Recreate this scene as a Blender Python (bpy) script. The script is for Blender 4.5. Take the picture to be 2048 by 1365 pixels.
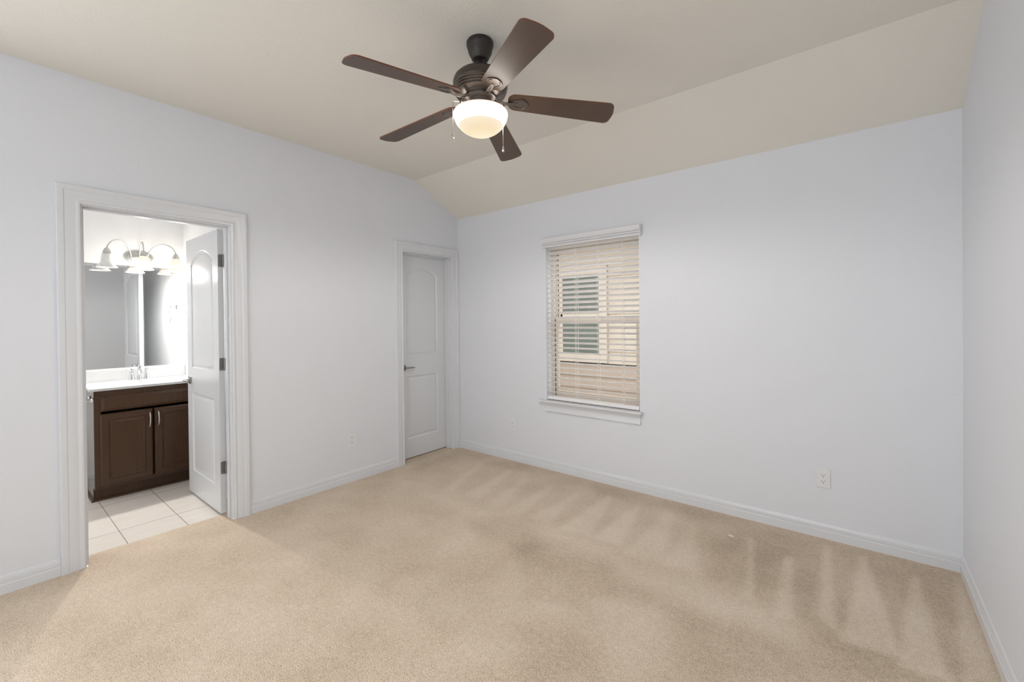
import bpy, bmesh, math, random
import numpy as np
from mathutils import Vector, Matrix
from mathutils.geometry import tessellate_polygon

random.seed(7)
PI = math.pi
scene = bpy.context.scene
for o in list(bpy.data.objects):
    bpy.data.objects.remove(o, do_unlink=True)
COL = scene.collection

# ------------------------------------------------------------------ camera
FPX, YAW, PITCH, ROLL, CY = 865.4175, -0.678630547, -0.00653886, -0.00953765, 647.8068
CAM = Vector((3.36677, -3.25185, 1.34923))
cam_d = bpy.data.cameras.new('camera')
cam = bpy.data.objects.new('camera', cam_d)
COL.objects.link(cam)
f = Vector((math.sin(YAW) * math.cos(PITCH), math.cos(YAW) * math.cos(PITCH), math.sin(PITCH)))
r = Vector((math.cos(YAW), -math.sin(YAW), 0.0))
u = r.cross(f)
r2 = r * math.cos(ROLL) + u * math.sin(ROLL)
u2 = -r * math.sin(ROLL) + u * math.cos(ROLL)
mw = Matrix.Identity(4)
for i in range(3):
    mw[i][0] = r2[i]; mw[i][1] = u2[i]; mw[i][2] = -f[i]; mw[i][3] = CAM[i]
cam.matrix_world = mw
cam_d.sensor_fit = 'HORIZONTAL'
cam_d.sensor_width = 36.0
cam_d.lens = FPX * 36.0 / 2048.0
cam_d.shift_x = 0.0
cam_d.shift_y = (CY - 682.5) / 2048.0
cam_d.clip_start = 0.02
scene.camera = cam

# ------------------------------------------------------------------ view, world, lights
scene.view_settings.view_transform = 'Standard'
scene.view_settings.look = 'None'
scene.view_settings.gamma = 1.0
scene.view_settings.use_curve_mapping = False
scene.view_settings.exposure = -0.09

world = bpy.data.worlds.new('overcast_sky')
scene.world = world
world.use_nodes = True
bg = world.node_tree.nodes['Background']
bg.inputs[0].default_value = (0.93, 0.96, 1.0, 1)
bg.inputs[1].default_value = 3.0


def area_light(name, loc, direction, sx, sy, power, color):
    d = bpy.data.lights.new(name, 'AREA')
    d.shape = 'RECTANGLE'; d.size = sx; d.size_y = sy
    d.energy = power; d.color = color
    o = bpy.data.objects.new(name, d); COL.objects.link(o)
    o.location = loc
    o.rotation_euler = Vector(direction).to_track_quat('-Z', 'Y').to_euler()
    return o


# added fill light in an unseen opening of the wall behind the camera
area_light('rear_fill_light', (2.45, -5.02, 1.40), (0, 1, 0.0), 2.1, 1.5, 7, (0.88, 0.94, 1.0))
# second added fill light, in an unseen opening of the left wall
area_light('side_fill_light', (-0.03, -4.25, 1.40), (1, 0, 0.1), 1.2, 1.4, 14, (0.88, 0.94, 1.0))

W = 3.7825          # room width
HL, HH = 2.44, 2.7221   # ceiling height at the window wall / flat part
KY = -0.5594        # where the sloping part ends
YF = -5.0           # wall behind the camera
BX = -1.66          # bathroom mirror wall
BY = -2.00          # bathroom side wall

# ------------------------------------------------------------------ materials
MATS = {}


def mat(name, color, rough=0.5, metal=0.0, bump=None, spec=None, emit=None, var=None, coat=0.0):
    """bump=(scale, strength, distance)  var=(scale, amount): faint tonal variation"""
    m = bpy.data.materials.new(name); m.use_nodes = True
    nt = m.node_tree; b = nt.nodes['Principled BSDF']
    b.inputs['Base Color'].default_value = (*color, 1)
    b.inputs['Roughness'].default_value = rough
    b.inputs['Metallic'].default_value = metal
    if coat: b.inputs['Coat Weight'].default_value = coat
    if spec is not None: b.inputs['Specular IOR Level'].default_value = spec
    if emit:
        b.inputs['Emission Color'].default_value = (*emit[0], 1)
        b.inputs['Emission Strength'].default_value = emit[1]
    tc = nt.nodes.new('ShaderNodeTexCoord')
    if var:
        n = nt.nodes.new('ShaderNodeTexNoise'); n.inputs['Scale'].default_value = var[0]
        n.inputs['Detail'].default_value = 4
        nt.links.new(tc.outputs['Object'], n.inputs['Vector'])
        mx = nt.nodes.new('ShaderNodeMix'); mx.data_type = 'RGBA'
        a = var[1]
        mx.inputs[6].default_value = (*[max(0, c * (1 - a)) for c in color], 1)
        mx.inputs[7].default_value = (*[min(1, c * (1 + a)) for c in color], 1)
        nt.links.new(n.outputs['Fac'], mx.inputs[0])
        nt.links.new(mx.outputs[2], b.inputs['Base Color'])
    if bump:
        n = nt.nodes.new('ShaderNodeTexNoise'); n.inputs['Scale'].default_value = bump[0]
        n.inputs['Detail'].default_value = 3; n.inputs['Roughness'].default_value = 0.55
        nt.links.new(tc.outputs['Object'], n.inputs['Vector'])
        bp = nt.nodes.new('ShaderNodeBump'); bp.inputs['Strength'].default_value = bump[1]
        bp.inputs['Distance'].default_value = bump[2]
        nt.links.new(n.outputs['Fac'], bp.inputs['Height'])
        nt.links.new(bp.outputs['Normal'], b.inputs['Normal'])
    MATS[name] = m
    return m


M_wall = mat('wall_paint', (0.80, 0.82, 0.86), 0.62, bump=(75, 0.35, 0.003), var=(1.3, 0.008))
M_ceil = mat('ceiling_paint', (0.83, 0.80, 0.73), 0.8, bump=(85, 0.4, 0.003), var=(1.0, 0.012))
M_bathwall = mat('bath_wall_paint', (0.92, 0.925, 0.935), 0.45, bump=(70, 0.45, 0.003))
M_trim = mat('trim_paint', (0.77, 0.785, 0.81), 0.24)
M_door = mat('door_paint', (0.74, 0.755, 0.775), 0.27, bump=(220, 0.05, 0.001))
M_black = mat('dark_gap', (0.02, 0.018, 0.015), 0.8)
M_bronze = mat('oil_rubbed_bronze', (0.030, 0.023, 0.019), 0.42, 0.25, var=(9, 0.1))
M_bronzelit = mat('bronze_lit_tone', (0.16, 0.135, 0.12), 0.36, 0.75)  # same bronze, lightened as if lit by the bowl
M_bronzemid = mat('bronze_half_lit_tone', (0.075, 0.060, 0.052), 0.36, 0.55)  # same bronze in a half-lit tone for the motor body
M_nickel = mat('brushed_nickel', (0.56, 0.55, 0.53), 0.33, 1.0, bump=(300, 0.05, 0.0005))
M_darknick = mat('satin_steel', (0.30, 0.295, 0.29), 0.42, 1.0)
M_chrome = mat('chrome', (0.62, 0.63, 0.64), 0.08, 1.0)
M_plate = mat('outlet_plastic', (0.84, 0.84, 0.85), 0.3)
M_blind = mat('blind_slat', (0.95, 0.93, 0.92), 0.38)
M_valance = mat('blind_valance', (0.80, 0.80, 0.82), 0.35)
M_cord = mat('blind_cord', (0.9, 0.87, 0.83), 0.7)
M_vinyl = mat('window_vinyl', (0.72, 0.64, 0.54), 0.4)
M_cream = mat('cultured_marble', (0.60, 0.60, 0.60), 0.12, var=(6, 0.01))
M_mirror = mat('mirror_glass', (0.70, 0.71, 0.71), 0.015, 1.0)
M_white = mat('white_plastic', (0.85, 0.84, 0.85), 0.25)
M_trimout = mat('neighbour_trim', (0.80, 0.70, 0.60), 0.6)
M_soffit = mat('neighbour_soffit', (0.66, 0.58, 0.50), 0.7, var=(9, 0.08))
M_ground = mat('outdoor_ground', (0.62, 0.58, 0.52), 0.9, var=(6, 0.2), bump=(20, 0.5, 0.02))
M_skyblock = mat('sky_block_wall', (0.55, 0.5, 0.44), 0.8)


def wood(name, dark, light, rough, scale, grain_axis=0, coat=0.0):
    m = mat(name, dark, rough, coat=coat); nt = m.node_tree; b = nt.nodes['Principled BSDF']
    tc = nt.nodes.new('ShaderNodeTexCoord'); mp = nt.nodes.new('ShaderNodeMapping')
    s = [scale * 9] * 3; s[grain_axis] = scale
    mp.inputs['Scale'].default_value = s
    n = nt.nodes.new('ShaderNodeTexNoise'); n.inputs['Scale'].default_value = 4; n.inputs['Detail'].default_value = 6
    n.inputs['Roughness'].default_value = 0.6
    rp = nt.nodes.new('ShaderNodeMix'); rp.data_type = 'RGBA'
    rp.inputs[6].default_value = (*dark, 1); rp.inputs[7].default_value = (*light, 1)
    nt.links.new(tc.outputs['Object'], mp.inputs['Vector']); nt.links.new(mp.outputs['Vector'], n.inputs['Vector'])
    nt.links.new(n.outputs['Fac'], rp.inputs[0]); nt.links.new(rp.outputs[2], b.inputs['Base Color'])
    return m


M_cab = wood('espresso_cabinet', (0.038, 0.016, 0.0065), (0.078, 0.037, 0.015), 0.30, 1.5, 2, coat=0.05)
M_cab.node_tree.nodes['Principled BSDF'].inputs['Specular IOR Level'].default_value = 0.35
M_cabside = mat('cabinet_side_laminate', (0.060, 0.045, 0.036), 0.16, coat=0.6)
M_blade = wood('fan_blade_wood', (0.075, 0.043, 0.029), (0.105, 0.064, 0.044), 0.40, 2.0, 0)
M_bladeedge = mat('fan_blade_edge', (0.16, 0.05, 0.02), 0.4)


def emissive(name, color, strength, base=(0.9, 0.88, 0.84)):
    return mat(name, base, 0.25, emit=(color, strength))


# frosted fan bowl: brighter around the lamps (near the rim) and at its lowest point
M_bowl = emissive('lit_frosted_glass', (1.0, 0.84, 0.62), 1.0)
nt = M_bowl.node_tree; b = nt.nodes['Principled BSDF']
tc = nt.nodes.new('ShaderNodeTexCoord'); sp = nt.nodes.new('ShaderNodeSeparateXYZ')
cr = nt.nodes.new('ShaderNodeValToRGB')
mr = nt.nodes.new('ShaderNodeMapRange'); mr.inputs[1].default_value = -0.125; mr.inputs[2].default_value = 0.0
nt.links.new(tc.outputs['Object'], sp.inputs[0]); nt.links.new(sp.outputs['Z'], mr.inputs[0])
nt.links.new(mr.outputs[0], cr.inputs[0])
cr.color_ramp.elements[0].position = 0.0; cr.color_ramp.elements[0].color = (0.0600, 0.0520, 0.0370, 1)
cr.color_ramp.elements[1].position = 1.0; cr.color_ramp.elements[1].color = (0.0560, 0.0470, 0.0380, 1)
for pos, c in ((0.06, (0.0580, 0.0490, 0.0340)), (0.26, (0.0530, 0.0430, 0.0290)), (0.50, (0.0560, 0.0480, 0.0370)), (0.66, (0.30, 0.28, 0.25)), (0.80, (1.0, 0.95, 0.88)), (0.92, (0.6, 0.56, 0.50))):
    e = cr.color_ramp.elements.new(pos); e.color = (*c, 1)
nt.links.new(cr.outputs[0], b.inputs['Emission Color'])
mr2 = nt.nodes.new('ShaderNodeMath'); mr2.operation = 'MULTIPLY'; mr2.inputs[1].default_value = 1.0
b.inputs['Emission Strength'].default_value = 18.0
b.inputs['Base Color'].default_value = (0.04, 0.036, 0.03, 1)

M_shade_on = emissive('lit_bell_glass', (1.0, 0.86, 0.70), 1.0, base=(0.06, 0.055, 0.05))
nt = M_shade_on.node_tree; o_ = nt.nodes['Material Output']; b_ = nt.nodes['Principled BSDF']
mx = nt.nodes.new('ShaderNodeMixShader'); tr = nt.nodes.new('ShaderNodeBsdfTransparent'); tr.inputs[0].default_value = (1.0, 0.97, 0.92, 1)
mx.inputs[0].default_value = 0.76
nt.links.new(tr.outputs[0], mx.inputs[1]); nt.links.new(b_.outputs[0], mx.inputs[2]); nt.links.new(mx.outputs[0], o_.inputs[0])
M_shade_off = mat('unlit_bell_glass', (0.86, 0.86, 0.84), 0.2)
M_bulb = emissive('glowing_bulb', (1.0, 0.95, 0.86), 3.0)

# window glass and dark outdoor glass
M_glass = bpy.data.materials.new('clear_glass'); M_glass.use_nodes = True
nt = M_glass.node_tree; nt.nodes.clear()
out = nt.nodes.new('ShaderNodeOutputMaterial'); mx = nt.nodes.new('ShaderNodeMixShader')
tr = nt.nodes.new('ShaderNodeBsdfTransparent'); tr.inputs[0].default_value = (0.96, 0.97, 0.96, 1)
gl = nt.nodes.new('ShaderNodeBsdfGlossy'); gl.inputs['Roughness'].default_value = 0.02
mx.inputs[0].default_value = 0.006
nt.links.new(tr.outputs[0], mx.inputs[1]); nt.links.new(gl.outputs[0], mx.inputs[2]); nt.links.new(mx.outputs[0], out.inputs[0])
M_outglass = mat('neighbour_window_glass', (0.20, 0.23, 0.20), 0.25, var=(5, 0.25))

# carpet ---------------------------------------------------------------
M_carpet = mat('beige_carpet', (0.5, 0.4, 0.3), 0.95, spec=0.1)
nt = M_carpet.node_tree; b = nt.nodes['Principled BSDF']
b.inputs['Sheen Weight'].default_value = 0.15
b.inputs['Sheen Roughness'].default_value = 0.6
tc = nt.nodes.new('ShaderNodeTexCoord')
at = nt.nodes.new('ShaderNodeAttribute'); at.attribute_name = 'pile'
big = nt.nodes.new('ShaderNodeTexNoise'); big.inputs['Scale'].default_value = 2.6; big.inputs['Detail'].default_value = 5
big.inputs['Roughness'].default_value = 0.6
mid = nt.nodes.new('ShaderNodeTexNoise'); mid.inputs['Scale'].default_value = 45; mid.inputs['Detail'].default_value = 4
tuft = nt.nodes.new('ShaderNodeTexNoise'); tuft.inputs['Scale'].default_value = 210; tuft.inputs['Detail'].default_value = 3
tuft.inputs['Distortion'].default_value = 0.6
for n in (big, mid, tuft): nt.links.new(tc.outputs['Object'], n.inputs['Vector'])


def math_node(nt, op, a, b_, clamp=False):
    n = nt.nodes.new('ShaderNodeMath'); n.operation = op; n.use_clamp = clamp
    for i, v in enumerate((a, b_)):
        if isinstance(v, (int, float)): n.inputs[i].default_value = v
        else: nt.links.new(v, n.inputs[i])
    return n.outputs[0]


t1 = math_node(nt, 'MULTIPLY', math_node(nt, 'SUBTRACT', big.outputs['Fac'], 0.5), 0.75)
t2 = math_node(nt, 'MULTIPLY', math_node(nt, 'SUBTRACT', mid.outputs['Fac'], 0.5), 0.5)
t3 = math_node(nt, 'MULTIPLY', math_node(nt, 'SUBTRACT', tuft.outputs['Fac'], 0.5), 1.7)
s = math_node(nt, 'ADD', at.outputs['Fac'], t1)
s = math_node(nt, 'ADD', s, t2); s = math_node(nt, 'ADD', s, t3, True)
cr = nt.nodes.new('ShaderNodeValToRGB')
cr.color_ramp.elements[0].position = 0.0; cr.color_ramp.elements[0].color = (0.42, 0.315, 0.215, 1)
cr.color_ramp.elements[1].position = 1.0; cr.color_ramp.elements[1].color = (0.97, 0.82, 0.67, 1)
e = cr.color_ramp.elements.new(0.5); e.color = (0.76, 0.605, 0.45, 1)
nt.links.new(s, cr.inputs[0]); nt.links.new(cr.outputs[0], b.inputs['Base Color'])
vor = nt.nodes.new('ShaderNodeTexNoise'); vor.inputs['Scale'].default_value = 170; vor.inputs['Detail'].default_value = 2
nt.links.new(tc.outputs['Object'], vor.inputs['Vector'])
bpn = nt.nodes.new('ShaderNodeBump'); bpn.inputs['Strength'].default_value = 1.0; bpn.inputs['Distance'].default_value = 0.009
nt.links.new(vor.outputs['Fac'], bpn.inputs['Height']); nt.links.new(bpn.outputs['Normal'], b.inputs['Normal'])

# tile floor -------------------------------------------------------------
M_tile = mat('porcelain_tile', (0.72, 0.66, 0.58), 0.22)
nt = M_tile.node_tree; b = nt.nodes['Principled BSDF']
tc = nt.nodes.new('ShaderNodeTexCoord'); mp = nt.nodes.new('ShaderNodeMapping')
mp.inputs['Location'].default_value = (0.43, 2.675, 0)
nt.links.new(tc.outputs['Object'], mp.inputs['Vector'])
br = nt.nodes.new('ShaderNodeTexBrick'); br.offset = 0.0; br.inputs['Scale'].default_value = 1.0
br.inputs['Brick Width'].default_value = 0.61; br.inputs['Row Height'].default_value = 0.309
br.inputs['Mortar Size'].default_value = 0.0026; br.inputs['Mortar Smooth'].default_value = 0.1
br.inputs['Color1'].default_value = (0.93, 0.86, 0.785, 1); br.inputs['Color2'].default_value = (0.95, 0.885, 0.81, 1)
br.inputs['Mortar'].default_value = (0.42, 0.385, 0.34, 1)
nt.links.new(mp.outputs['Vector'], br.inputs['Vector'])
vn = nt.nodes.new('ShaderNodeTexNoise'); vm = nt.nodes.new('ShaderNodeMapping'); vm.inputs['Scale'].default_value = (14, 1.2, 1)
vn.inputs['Scale'].default_value = 3; vn.inputs['Detail'].default_value = 5
nt.links.new(tc.outputs['Object'], vm.inputs['Vector']); nt.links.new(vm.outputs['Vector'], vn.inputs['Vector'])
mxx = nt.nodes.new('ShaderNodeMix'); mxx.data_type = 'RGBA'; mxx.blend_type = 'MULTIPLY'; mxx.inputs[0].default_value = 0.18
nt.links.new(br.outputs['Color'], mxx.inputs[6]); nt.links.new(vn.outputs['Fac'], mxx.inputs[7])
nt.links.new(mxx.outputs[2], b.inputs['Base Color'])
bpn = nt.nodes.new('ShaderNodeBump'); bpn.inputs['Strength'].default_value = 0.5; bpn.inputs['Distance'].default_value = 0.002
bpn.invert = True
nt.links.new(br.outputs['Fac'], bpn.inputs['Height']); nt.links.new(bpn.outputs['Normal'], b.inputs['Normal'])


# ------------------------------------------------------------------ helpers
def link(name, bm, m, parent=None, smooth=False, bevel=0.0, world=False, angle=40):
    me = bpy.data.meshes.new(name)
    bmesh.ops.recalc_face_normals(bm, faces=bm.faces[:])
    bm.to_mesh(me); bm.free()
    if isinstance(m, (list, tuple)):
        for q in m: me.materials.append(q)
    else:
        me.materials.append(m)
    o = bpy.data.objects.new(name, me); COL.objects.link(o)
    if parent is not None:
        o.parent = parent
        if world: o.matrix_parent_inverse = parent_world(parent).inverted()
    if smooth:
        for p in me.polygons: p.use_smooth = True
        me.set_sharp_from_angle(angle=math.radians(angle))
    if bevel:
        md = o.modifiers.new('bevel', 'BEVEL'); md.width = bevel; md.segments = 2
        md.limit_method = 'ANGLE'; md.angle_limit = math.radians(40)
    return o


def parent_world(p):
    m = Matrix.LocRotScale(p.location, p.rotation_euler, p.scale)
    if p.parent is not None:
        return parent_world(p.parent) @ p.matrix_parent_inverse @ m
    return m


def tag(o, label, cat=None, group=None, kind=None):
    o['label'] = label
    if cat: o['category'] = cat
    if group: o['group'] = group
    if kind: o['kind'] = kind
    return o


def thing(name, loc, label, cat, rz=0.0, group=None, kind=None):
    o = bpy.data.objects.new(name, None); COL.objects.link(o)
    o.empty_display_size = 0.1
    o.location = loc; o.rotation_euler = (0, 0, rz)
    return tag(o, label, cat, group, kind)


def BM(): return bmesh.new()


def box(bm, x0, x1, y0, y1, z0, z1, mi=0):
    vs = [bm.verts.new((x, y, z)) for x in (x0, x1) for y in (y0, y1) for z in (z0, z1)]
    for q in ((0, 1, 3, 2), (4, 6, 7, 5), (0, 4, 5, 1), (2, 3, 7, 6), (0, 2, 6, 4), (1, 5, 7, 3)):
        fc = bm.faces.new([vs[i] for i in q]); fc.material_index = mi
    return vs


def slab(bm, outer, holes, fn, a, b_, mi=0):
    """polygon (2D, with holes) extruded between depth a and b; fn(u, v, d) -> xyz"""
    loops = [outer] + list(holes)
    tris = tessellate_polygon([[Vector((p[0], p[1], 0)) for p in l] for l in loops])
    flat = [p for l in loops for p in l]
    va = [bm.verts.new(fn(p[0], p[1], a)) for p in flat]
    vb = [bm.verts.new(fn(p[0], p[1], b_)) for p in flat]
    for t in tris:
        for vv in (va, vb):
            try: bm.faces.new([vv[i] for i in t]).material_index = mi
            except ValueError: pass
    i0 = 0
    for l in loops:
        n = len(l)
        for k in range(n):
            i, j = i0 + k, i0 + (k + 1) % n
            bm.faces.new((va[i], va[j], vb[j], vb[i])).material_index = mi
        i0 += n


def rect(u0, u1, v0, v1): return [(u0, v0), (u1, v0), (u1, v1), (u0, v1)]


FX = lambda u, v, d: (d, u, v)      # plane x = d, (u,v) = (y,z)
FY = lambda u, v, d: (u, d, v)      # plane y = d, (u,v) = (x,z)
FZ = lambda u, v, d: (u, v, d)


def lathe(bm, prof, c=(0, 0, 0), axis='Z', seg=40, a0=0.0, a1=2 * PI, mi=0):
    """prof = [(radius, height)...]"""
    full = abs(a1 - a0 - 2 * PI) < 1e-6
    n = seg if full else seg + 1
    rings = []
    for (rad, h) in prof:
        ring = []
        for i in range(n):
            a = a0 + (a1 - a0) * i / seg
            p = (rad * math.cos(a), rad * math.sin(a), h)
            if axis == 'X': p = (p[2], p[0], p[1])
            elif axis == 'Y': p = (p[0], p[2], p[1])
            ring.append(bm.verts.new((c[0] + p[0], c[1] + p[1], c[2] + p[2])))
        rings.append(ring)
    for a, b_ in zip(rings, rings[1:]):
        for i in range(n if full else n - 1):
            j = (i + 1) % n
            bm.faces.new((a[i], a[j], b_[j], b_[i])).material_index = mi
    return rings


def cap(bm, ring, mi=0):
    bm.faces.new(ring).material_index = mi


def tube(bm, pts, rad, seg=10, caps=True, flat=1.0):
    pts = [Vector(p) for p in pts]
    rads = rad if isinstance(rad, (list, tuple)) else [rad] * len(pts)
    rings = []; up = None
    for i, p in enumerate(pts):
        d = (pts[min(i + 1, len(pts) - 1)] - pts[max(i - 1, 0)]).normalized()
        if up is None:
            up = Vector((0, 0, 1)) if abs(d.z) < 0.9 else Vector((1, 0, 0))
        s_ = d.cross(up).normalized(); up = s_.cross(d).normalized()
        rings.append([bm.verts.new(p + (s_ * math.cos(2 * PI * k / seg) + up * flat * math.sin(2 * PI * k / seg)) * rads[i]) for k in range(seg)])
    for a, b_ in zip(rings, rings[1:]):
        for k in range(seg):
            bm.faces.new((a[k], a[(k + 1) % seg], b_[(k + 1) % seg], b_[k]))
    if caps:
        bm.faces.new(rings[0]); bm.faces.new(rings[-1])


def arc_pts(fn, n): return [fn(i / (n - 1)) for i in range(n)]


def bez(p0, p1, p2, p3, n=14):
    p0, p1, p2, p3 = map(Vector, (p0, p1, p2, p3))
    out = []
    for i in range(n):
        t = i / (n - 1)
        out.append(p0 * (1 - t) ** 3 + p1 * 3 * t * (1 - t) ** 2 + p2 * 3 * t * t * (1 - t) + p3 * t ** 3)
    return out


def sweep(bm, prof, path, closed=False):
    """prof points (u, t); path = list of functions (u, t)->xyz ; rows joined"""
    rows = [[bm.verts.new(fn(uu, tt)) for (uu, tt) in prof] for fn in path]
    n = len(prof)
    for a, b_ in zip(rows, rows[1:]):
        for i in range(n):
            j = (i + 1) % n
            bm.faces.new((a[i], a[j], b_[j], b_[i]))
    bm.faces.new(rows[0]); bm.faces.new(rows[-1])


def moulded_face(bm, outer, panels, fn, d, sgn, mi=0):
    """flat face at depth d with moulded panels; panels = list of functions inset -> loop; sgn = outward"""
    prof = [(0.0, 0.0), (0.004, -0.002), (0.012, -0.0085), (0.020, -0.0085), (0.034, -0.003), (0.040, -0.002)]
    loops0 = [p(0.0) for p in panels]
    tris = tessellate_polygon([[Vector((q[0], q[1], 0)) for q in l] for l in [outer] + loops0])
    flat = [q for l in [outer] + loops0 for q in l]
    vv = [bm.verts.new(fn(q[0], q[1], d)) for q in flat]
    for t in tris:
        bm.faces.new([vv[i] for i in t]).material_index = mi
    i0 = len(outer)
    for p, l0 in zip(panels, loops0):
        prev = vv[i0:i0 + len(l0)]; i0 += len(l0)
        for (ins, dep) in prof[1:]:
            lp = p(ins)
            cur = [bm.verts.new(fn(q[0], q[1], d + sgn * dep)) for q in lp]
            n = len(cur)
            for k in range(n):
                bm.faces.new((prev[k], prev[(k + 1) % n], cur[(k + 1) % n], cur[k])).material_index = mi
            prev = cur
        bm.faces.new(prev).material_index = mi
    return vv[:len(outer)]


def arch_panel(u0, u1, v0, vs, vt):
    w = (u1 - u0) / 2; h = vt - vs; R = (w * w + h * h) / (2 * h); cu = (u0 + u1) / 2; cv = vt - R

    def fn(ins):
        a, b_ = u0 + ins, u1 - ins; rr = R - ins
        pts = [(a, v0 + ins), (b_, v0 + ins)]
        th = math.asin((b_ - cu) / rr)
        for k in range(13):
            t = th - 2 * th * k / 12
            pts.append((cu + rr * math.sin(t), cv + rr * math.cos(t)))
        return pts
    return fn


def rect_panel(u0, u1, v0, v1):
    return lambda ins: rect(u0 + ins, u1 - ins, v0 + ins, v1 - ins)


# ------------------------------------------------------------------ floors
MARKS = [
    (-0.55, 0.1, [(2.40, -0.10), (3.77, -0.01), (3.75, -0.91), (3.33, -1.24), (3.19, -0.96), (2.90, -0.92), (2.48, -0.58)]),
    (-0.30, 0.03, [(2.65, -0.42), (2.81, -0.32), (2.79, -0.58), (2.82, -0.86), (2.75, -0.92)]),
    (-0.25, 0.03, [(2.86, -0.28), (3.04, -0.29), (3.03, -0.50), (2.92, -0.64)]),
    (-0.35, 0.03, [(2.91, -0.65), (2.98, -0.62), (2.99, -0.80), (2.96, -0.92)]),
    (-0.2, 0.04, [(3.07, -0.46), (3.20, -0.36), (3.20, -0.74), (3.15, -0.97), (3.13, -0.97)]),
    (0.9, 0.02, [(2.83, -0.29), (2.85, -0.28), (2.96, -0.92), (2.93, -0.95)]),
    (1.0, 0.02, [(3.03, -0.39), (3.06, -0.37), (3.13, -0.97), (3.05, -1.01)]),
    (1.1, 0.02, [(3.19, -0.10), (3.22, -0.08), (3.28, -0.95), (3.21, -0.86)]),
    (1.35, 0.02, [(3.36, -0.14), (3.38, -0.12), (3.49, -0.97), (3.30, -1.00), (3.33, -0.64)]),
    (1.3, 0.02, [(3.57, -0.22), (3.59, -0.20), (3.62, -1.00), (3.48, -1.03), (3.52, -0.62)]),
    (1.1, 0.02, [(3.75, -0.08), (3.76, -0.09), (3.75, -0.91), (3.66, -0.97), (3.70, -0.48)]),
    (0.6, 0.04, [(0.53, -0.24), (0.60, -0.27), (0.85, -0.90), (0.75, -0.89)]),
    (0.6, 0.04, [(0.88, -0.23), (0.93, -0.24), (1.11, -0.89), (0.97, -0.88)]),
    (0.7, 0.04, [(1.12, -0.32), (1.18, -0.34), (1.35, -0.91), (1.20, -0.90)]),
    (0.7, 0.04, [(1.38, -0.33), (1.43, -0.34), (1.53, -0.90), (1.39, -0.90)]),
    (0.8, 0.04, [(1.63, -0.33), (1.69, -0.35), (1.76, -0.88), (1.59, -0.88)]),
    (0.9, 0.03, [(1.85, -0.22), (1.90, -0.25), (2.05, -0.86), (1.84, -0.89)]),
    (0.9, 0.03, [(2.09, -0.24), (2.13, -0.27), (2.24, -0.84), (2.07, -0.87)]),
    (0.8, 0.04, [(2.30, -0.20), (2.35, -0.23), (2.52, -0.89), (2.30, -0.92)]),
    (0.7, 0.04, [(2.49, -0.32), (2.53, -0.33), (2.70, -0.87), (2.52, -0.89)]),
    (0.5, 0.08, [(0.65, -1.06), (1.47, -0.92), (2.11, -0.90), (2.46, -0.94), (2.78, -0.97), (3.01, -1.00), (3.23, -1.11), (2.99, -1.19), (2.53, -1.11), (2.08, -1.10), (1.55, -1.14)]),
    (-0.6, 0.06, [(1.73, -1.25), (1.90, -1.03), (2.19, -1.01), (2.47, -1.21), (2.32, -1.50), (2.11, -1.57)]),
    (-0.5, 0.08, [(2.68, -1.26), (2.90, -1.11), (3.12, -1.17), (3.22, -1.33), (2.93, -1.55), (2.80, -1.45)]),
    (-0.45, 0.08, [(1.21, -1.12), (1.46, -0.98), (1.86, -1.02), (1.85, -1.28), (1.53, -1.31)]),
    (0.4, 0.08, [(2.22, -1.57), (2.35, -1.31), (2.64, -1.27), (2.74, -1.50), (2.68, -1.75), (2.53, -1.66)]),
    (-0.35, 0.08, [(2.20, -1.77), (2.40, -1.50), (2.58, -1.62), (2.61, -1.81), (2.36, -2.00)]),
    (-0.5, 0.08, [(0.03, -0.04), (2.38, -0.02), (2.79, -0.05), (2.44, -0.22), (1.31, -0.21), (0.30, -0.22), (0.24, -0.55), (0.18, -0.85)]),
]


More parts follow.
